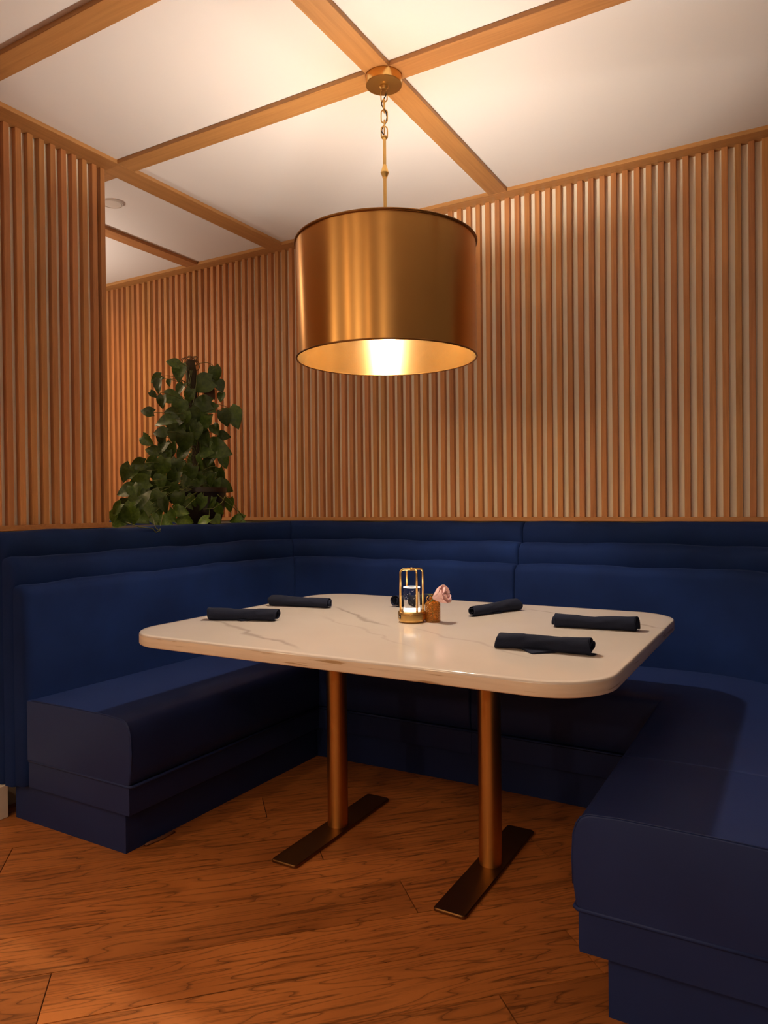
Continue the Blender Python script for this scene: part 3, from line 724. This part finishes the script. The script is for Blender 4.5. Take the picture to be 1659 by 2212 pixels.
# ------------------------------------------------------------------ amber vase and rose
vp = T(935, 1343)
vase = tag(empty('bud_vase', (vp.x, vp.y, LZ)), 'small amber hammered glass bottle vase holding a pink rose', 'vase')
outp = [(0, 0.0005), (.0245, 0.0005), (.0268, .003), (.0268, .060), (.0255, .0655), (.020, .070), (.0125, .073), (.0115, .077), (.0115, .088), (.0135, .090), (.0135, .094)]
inp = [(.0105, .094), (.0090, .088), (.0090, .076), (.0180, .0675), (.0238, .060), (.0240, .007), (0, .006)]
mkbm('bottle', lathe_bm(outp + inp, 48), 'amber', vase, smooth=True, angle=60)
mkbm('neck_ring', lathe_bm(torus_prof(.0122, .080, .0022, 8), 32, True), 'amber', vase, smooth=True)
hd = []
for i in range(9): a = R_(-70 + 140 * i / 8); hd.append((-.0115 - .010 * math.cos(a), 0, .080 + .008 * math.sin(a)))
mkbm('wire_clasp', tube_bm([(CR.x * x, CR.y * x, z) for x, y_, z in hd], .0014, 6), 'brass', vase, smooth=True)
rose = tag(empty('rose', (vp.x, vp.y, LZ)), 'single pale pink rose leaning right out of the amber bottle', 'flower')
fc = Vector((CR.x * .001, CR.y * .001, .083)) - Vector((CF.x, CF.y, 0)) * .013     # bloom base
ax = (CR * 0.80 + Vector((0, 0, 1)) * 0.34 - CF * 0.45).normalized()
mkbm('stem', tube_bm(bez((0, 0, .012), (-.002, 0, .10), fc, 10), .0016, 6), 'stem', rose, smooth=True)
qt = ax.to_track_quat('Z', 'X').to_matrix()
def petal(r_in, h, wdt, open_, az, seed):
    rp_ = random.Random(seed); NU, NV = 8, 8; vs = []; fs = []
    for i in range(NU + 1):
        u = i / NU
        for j in range(NV + 1):
            v_ = j / NV - .5
            wd = wdt * (0.45 + 0.75 * math.sin(math.pi * (0.16 + 0.60 * u))) * (1 - .25 * max(0, u - .8) / .2 * (abs(v_) * 2) ** 2)
            ang = v_ * wd
            rad = r_in * (.25 + .75 * min(1, u * 1.8)) + open_ * u * u + .0022 * math.sin(v_ * 9 + seed) * u
            z = h * u - .010 * (abs(v_) * 2) ** 3 * u - (open_ * .45) * max(0, u - .72) / .28
            p = Vector((rad * math.cos(az + ang), rad * math.sin(az + ang), z)); vs.append(fc + qt @ p)
    for i in range(NU):
        for j in range(NV):
            a = i * (NV + 1) + j; fs.append((a, a + 1, a + NV + 2, a + NV + 1))
    o = mk('petal', vs, fs, 'petal', rose, smooth=True)
    md = o.modifiers.new('thickness', 'SOLIDIFY'); md.thickness = .0007
for i in range(5): petal(.0235, .058, 1.9, .010, 2 * math.pi * i / 5 + .2, i)
for i in range(4): petal(.0170, .062, 2.1, .005, 2 * math.pi * i / 4 + .7, 10 + i)
for i in range(3): petal(.0098, .059, 2.6, .002, 2 * math.pi * i / 3 + .3, 20 + i)
for i in range(4):
    a = 2 * math.pi * i / 4 + .5
    pts = [fc + qt @ Vector((.003 * math.cos(a), .003 * math.sin(a), 0)), fc + qt @ Vector((.015 * math.cos(a), .015 * math.sin(a), -.003)), fc + qt @ Vector((.024 * math.cos(a), .024 * math.sin(a), -.014))]
    mkbm('sepal', tube_bm(pts, [.003, .0022, .0004], 6), 'stem', rose, smooth=True)

# ------------------------------------------------------------------ climbing plant
PCX, PCY, PZ = -2.875, 2.96, 1.073
pl = tag(empty('potted_pothos', (PCX, PCY, PZ)), 'climbing heart-leaved pothos on a pole in a dark pot behind the booth corner', 'plant')
pl_inv = Matrix.Translation((-PCX, -PCY, -PZ))
def padd(o): o.parent = pl; o.matrix_parent_inverse = pl_inv; return o
mkbm('pot', lathe_bm([(0, 0), (.095, 0), (.105, .01), (.128, .10), (.135, .175), (.140, .180), (.140, .205), (.130, .205), (.125, .178), (0, .170)], 40), 'pot', pl, smooth=True, angle=40)
mkbm('soil', lathe_bm([(.127, .182), (.06, .190), (0, .194)], 24), 'soil', pl, smooth=True)
ptop = onx(412, 778, PCX)
poletop = Vector((PCX, ptop.y, ptop.z)); polebot = Vector((PCX, PCY - .02, PZ + .17))
NP = 14; pp = [polebot.lerp(poletop, i / NP) for i in range(NP + 1)]
padd(mkbm('moss_pole', tube_bm(pp, [.024 + .004 * math.sin(i * 2.1) for i in range(NP + 1)], 12), 'moss', smooth=True))
# withered coils at the top of the pole
bmv = bmesh.new()
for k in range(9):
    a0 = rnd.uniform(0, 6.28); rr = rnd.uniform(.018, .040); tl = rnd.uniform(-.5, .5)
    c = poletop + Vector((rnd.uniform(-.01, .01), rnd.uniform(-.015, .015), rnd.uniform(-.05, .0)))
    tube_bm([c + Vector((rr * .6 * math.cos(a0 + q * .5), rr * math.cos(a0 + q * .5), rr * math.sin(q * .5) + tl * .01 * q)) for q in range(11)], .0020, 5, bmv)
padd(mkbm('dry_roots', bmv, 'dryroot', smooth=True))
def leaf_mesh(nm, mat, fold, curl, seed):
    rl = random.Random(seed); outline = []
    vs = []; fs = []; NV = 8; NW = 6
    # heart: half width along the midrib 0..1
    def hw(t_): return 0.43 * (math.sin(math.pi * min(1, t_ ** 0.72)) ** 0.8) * (1.0 - .25 * t_) + 0.02 * (1 - t_)
    for i in range(NV + 1):
        t_ = i / NV
        for j in range(NW + 1):
            s = j / NW * 2 - 1; wv = hw(t_) if i not in (NV,) else 0.0
            back = -0.16 * (1 - t_) ** 3 * abs(s) ** 1.2                   # lobes fall behind the petiole
            x = t_ + back; y = s * max(wv, 0.24 if i == 0 else 0.0) * (1 if i else 1)
            z = fold * abs(s) * wv - curl * t_ * t_ + .02 * math.sin(7 * t_ + 3 * s + seed)
            vs.append((x, y, z))
    for i in range(NV):
        for j in range(NW):
            a = i * (NW + 1) + j; fs.append((a, a + 1, a + NW + 2, a + NW + 1))
    me = bpy.data.meshes.new(nm); me.from_pydata(vs, [], fs); me.update(); me.polygons.foreach_set('use_smooth', [True] * len(me.polygons)); me.materials.append(M[mat])
    return me
LM = [leaf_mesh('leaf', 'leaf', .35, .22, i) if i % 2 else leaf_mesh('leaf', 'leaf', .18, .38, i) for i in range(4)]
LL = [leaf_mesh('leaf', 'leaflight', .3, .25, 11), leaf_mesh('leaf', 'leaflight', .2, .4, 12)]
LB = [leaf_mesh('leaf', 'leafbrown', .6, .5, 21)]
LEAVES = [(715,180,110,200),(775,270,150,95),(565,325,100,150),(585,390,120,100),(685,360,60,90),(1100,280,120,80),(965,370,190,160),(1030,330,110,5),(1140,390,110,60),(1150,490,80,95),(545,465,65,40),(720,485,140,10),(620,535,110,100),(1050,440,110,60,'b'),(960,545,170,180),(1020,600,160,180),(770,590,160,110),(690,630,120,190),(480,615,110,190),(1190,680,130,70),(1265,670,190,60),(640,705,170,170),(830,680,110,100),(990,720,160,120),(600,800,110,180),(740,810,170,100),(1100,780,100,60),(1180,835,100,10),(610,860,90,100),(490,880,120,40),(820,900,170,110),(960,960,170,170),(1130,960,220,15),(530,970,110,190),(620,945,120,130),(700,970,130,100),(790,1000,150,130),(1180,1070,110,70),(400,1090,120,170),(520,1080,120,150),(620,1130,170,110),(740,1120,140,100),(920,1110,170,90),(1040,1130,170,60),(290,1170,150,120),(370,1180,120,150),(400,1260,180,170),(1150,1190,120,80),(290,1330,150,165),(720,1240,170,120),(690,1350,170,100),(830,1250,110,100),(990,1230,210,10),(1090,1290,130,100),(1190,1290,150,25),(940,1370,220,5),(420,1420,180,120),(570,1490,170,70,'l'),(790,1510,130,10,'l'),(940,1520,140,80,'l'),(1090,1570,150,50,'l'),(210,1500,130,130,'l'),(290,1560,150,60,'l'),(430,1570,160,20,'l'),(710,1560,120,60,'l'),(830,1590,130,20,'l'),(1220,1450,110,90),(1290,1590,120,175,'l'),(250,1600,130,10,'l'),(185,1560,100,100,'l'),(560,1590,110,50,'l'),(330,1490,110,100,'l'),(520,1330,150,60),(600,1260,150,100),(560,1400,150,120),(470,1340,130,40),(860,1180,150,120),(650,1030,130,100),(880,860,130,60),(930,800,130,80),(700,720,120,60),(860,480,120,110),(920,650,130,60),(1000,860,150,70),(1050,1040,140,110),(880,1440,130,60),(1030,1450,140,120),(640,1460,130,80),(760,1420,140,100),(380,1340,130,60),(470,1490,130,40,'l'),(370,1560,120,90,'l'),(650,1600,110,20,'l'),(980,1600,110,160,'l'),(760,700,130,140),(780,420,110,120),(870,620,130,80),(860,760,140,110),(800,1130,140,60),(930,1240,140,140),(1050,1390,140,100),(960,1440,130,120),(1000,1520,120,60),(900,1310,140,80),(1130,1500,110,60,'l'),(860,1390,140,140),(810,1330,130,60),(1060,1230,130,110),(450,1210,130,120),(560,1180,140,60),(340,1430,130,140),(260,1450,110,160)]
bmv = bmesh.new()
for L in LEAVES:
    cx_, cy_, sz, an = L[:4]; px, py = 200 + cx_ / 4.1475, 740 + cy_ / 4.1475
    low = max(0, (cy_ - 1150) / 450)
    xd = -2.86 + rnd.uniform(-.03, .075) + (0.07 * low if cy_ > 1400 else 0.0)
    if cy_ > 1540: xd = max(xd, -2.76)
    c = onx(px, py, xd); ln = sz * 1.12 / 4.1475 * c.dot(CF) / FPX
    tip = (CR * math.cos(R_(an)) - CU * math.sin(R_(an)))
    tip = (tip + CF * rnd.uniform(-.45, .25)).normalized()
    nrm = (-CF + CU * rnd.uniform(-.1, .7) + CR * rnd.uniform(-.45, .45)); nrm = (nrm - tip * nrm.dot(tip)).normalized()
    side = nrm.cross(tip)
    bs = c - tip * ln * .5
    kind = L[4] if len(L) > 4 else 'd'
    me = rnd.choice(LB if kind == 'b' else LL if kind == 'l' else LM)
    o = bpy.data.objects.new('leaf', me); COL.objects.link(o)
    mt = Matrix((tip, side, nrm)).transposed().to_4x4() @ Matrix.Diagonal((ln, ln * rnd.uniform(.95, 1.15), ln, 1)); mt.translation = bs
    o.matrix_world = mt; o.parent = pl; o.matrix_parent_inverse = pl_inv
    # petiole back to the pole or the pot
    zt = min(max(bs.z - .04, PZ + .2), poletop.z - .03); f = (zt - polebot.z) / (poletop.z - polebot.z); root = polebot.lerp(poletop, max(0, min(1, f)))
    if kind == 'l': root = Vector((PCX + .05, PCY + rnd.uniform(-.10, .1), PZ + .20))
    if (root - bs).length < .5:
        mid = (root + bs) / 2 + Vector((0.02, 0, .05))
        tube_bm(bez(root, mid, bs, 6), .0016, 5, bmv)
for pxs in ([(272, 1128), (300, 1138), (330, 1142), (337, 1150), (345, 1146), (352, 1112)], [(470, 1068), (490, 1085), (515, 1105), (528, 1118), (520, 1127)], [(440, 1100), (462, 1098), (480, 1085), (486, 1072)], [(330, 1118), (336, 1140), (346, 1148)]):
    P3 = [onx(px, py, -2.590 if py > 1136 else -2.665 if py > 1125 else -2.70) for px, py in pxs]
    sm = []
    for a, b2 in zip(P3, P3[1:]): sm += [a.lerp(b2, q / 3) for q in range(3)]
    tube_bm(sm + [P3[-1]], .0022, 6, bmv)
for k in range(10):
    a = rnd.uniform(0, 6.28); pts = [polebot.lerp(poletop, q / 12) + Vector((.03 * math.cos(a + q * .45), .03 * math.sin(a + q * .45), 0)) for q in range(2 + k % 4, 12)]
    tube_bm(pts, .0022, 5, bmv)
vo_ = padd(mkbm('vines', bmv, 'vine', smooth=True)); vo_['kind'] = 'stuff'

# ------------------------------------------------------------------ bits on the floor and bench
pa, pb = onz(312, 1826, 0.004), onz(374, 1797, 0.004)
vs = []; fs = []
for i in range(9):
    f = i / 8; c = pa.lerp(pb, f); wv = .010 * math.sin(math.pi * (.12 + .76 * f)) + .003
    for s, z in ((-1, .0008), (-.3, .006 + .003 * math.sin(f * 9)), (.5, .0095), (1, .004)): vs.append((c.x + s * wv, c.y + .004 * math.sin(f * 7), z))
for i in range(8):
    for j in range(3): a = i * 4 + j; fs.append((a, a + 1, a + 5, a + 4))
o = mk('edging_scrap', vs, fs, 'scrap', smooth=True); md = o.modifiers.new('thickness', 'SOLIDIFY'); md.thickness = .0012
tag(o, 'curled brown strip of torn edging on the floor at the left plinth', 'scrap')
bm = bmesh.new(); bmesh.ops.create_icosphere(bm, subdivisions=2, radius=.0042)
for v_ in bm.verts: v_.co *= 1 + .25 * math.sin(v_.co.x * 900 + v_.co.z * 700)
cpos = Vector((0, 0, CAMH)) + ray(1627, 2158) * (1.655 / ray(1627, 2158).y)
o = mkbm('crumb', bm, 'crumb', None, cpos, smooth=True)
tag(o, 'tiny pale crumb stuck under the ledge of the right foreground bench', 'crumb')
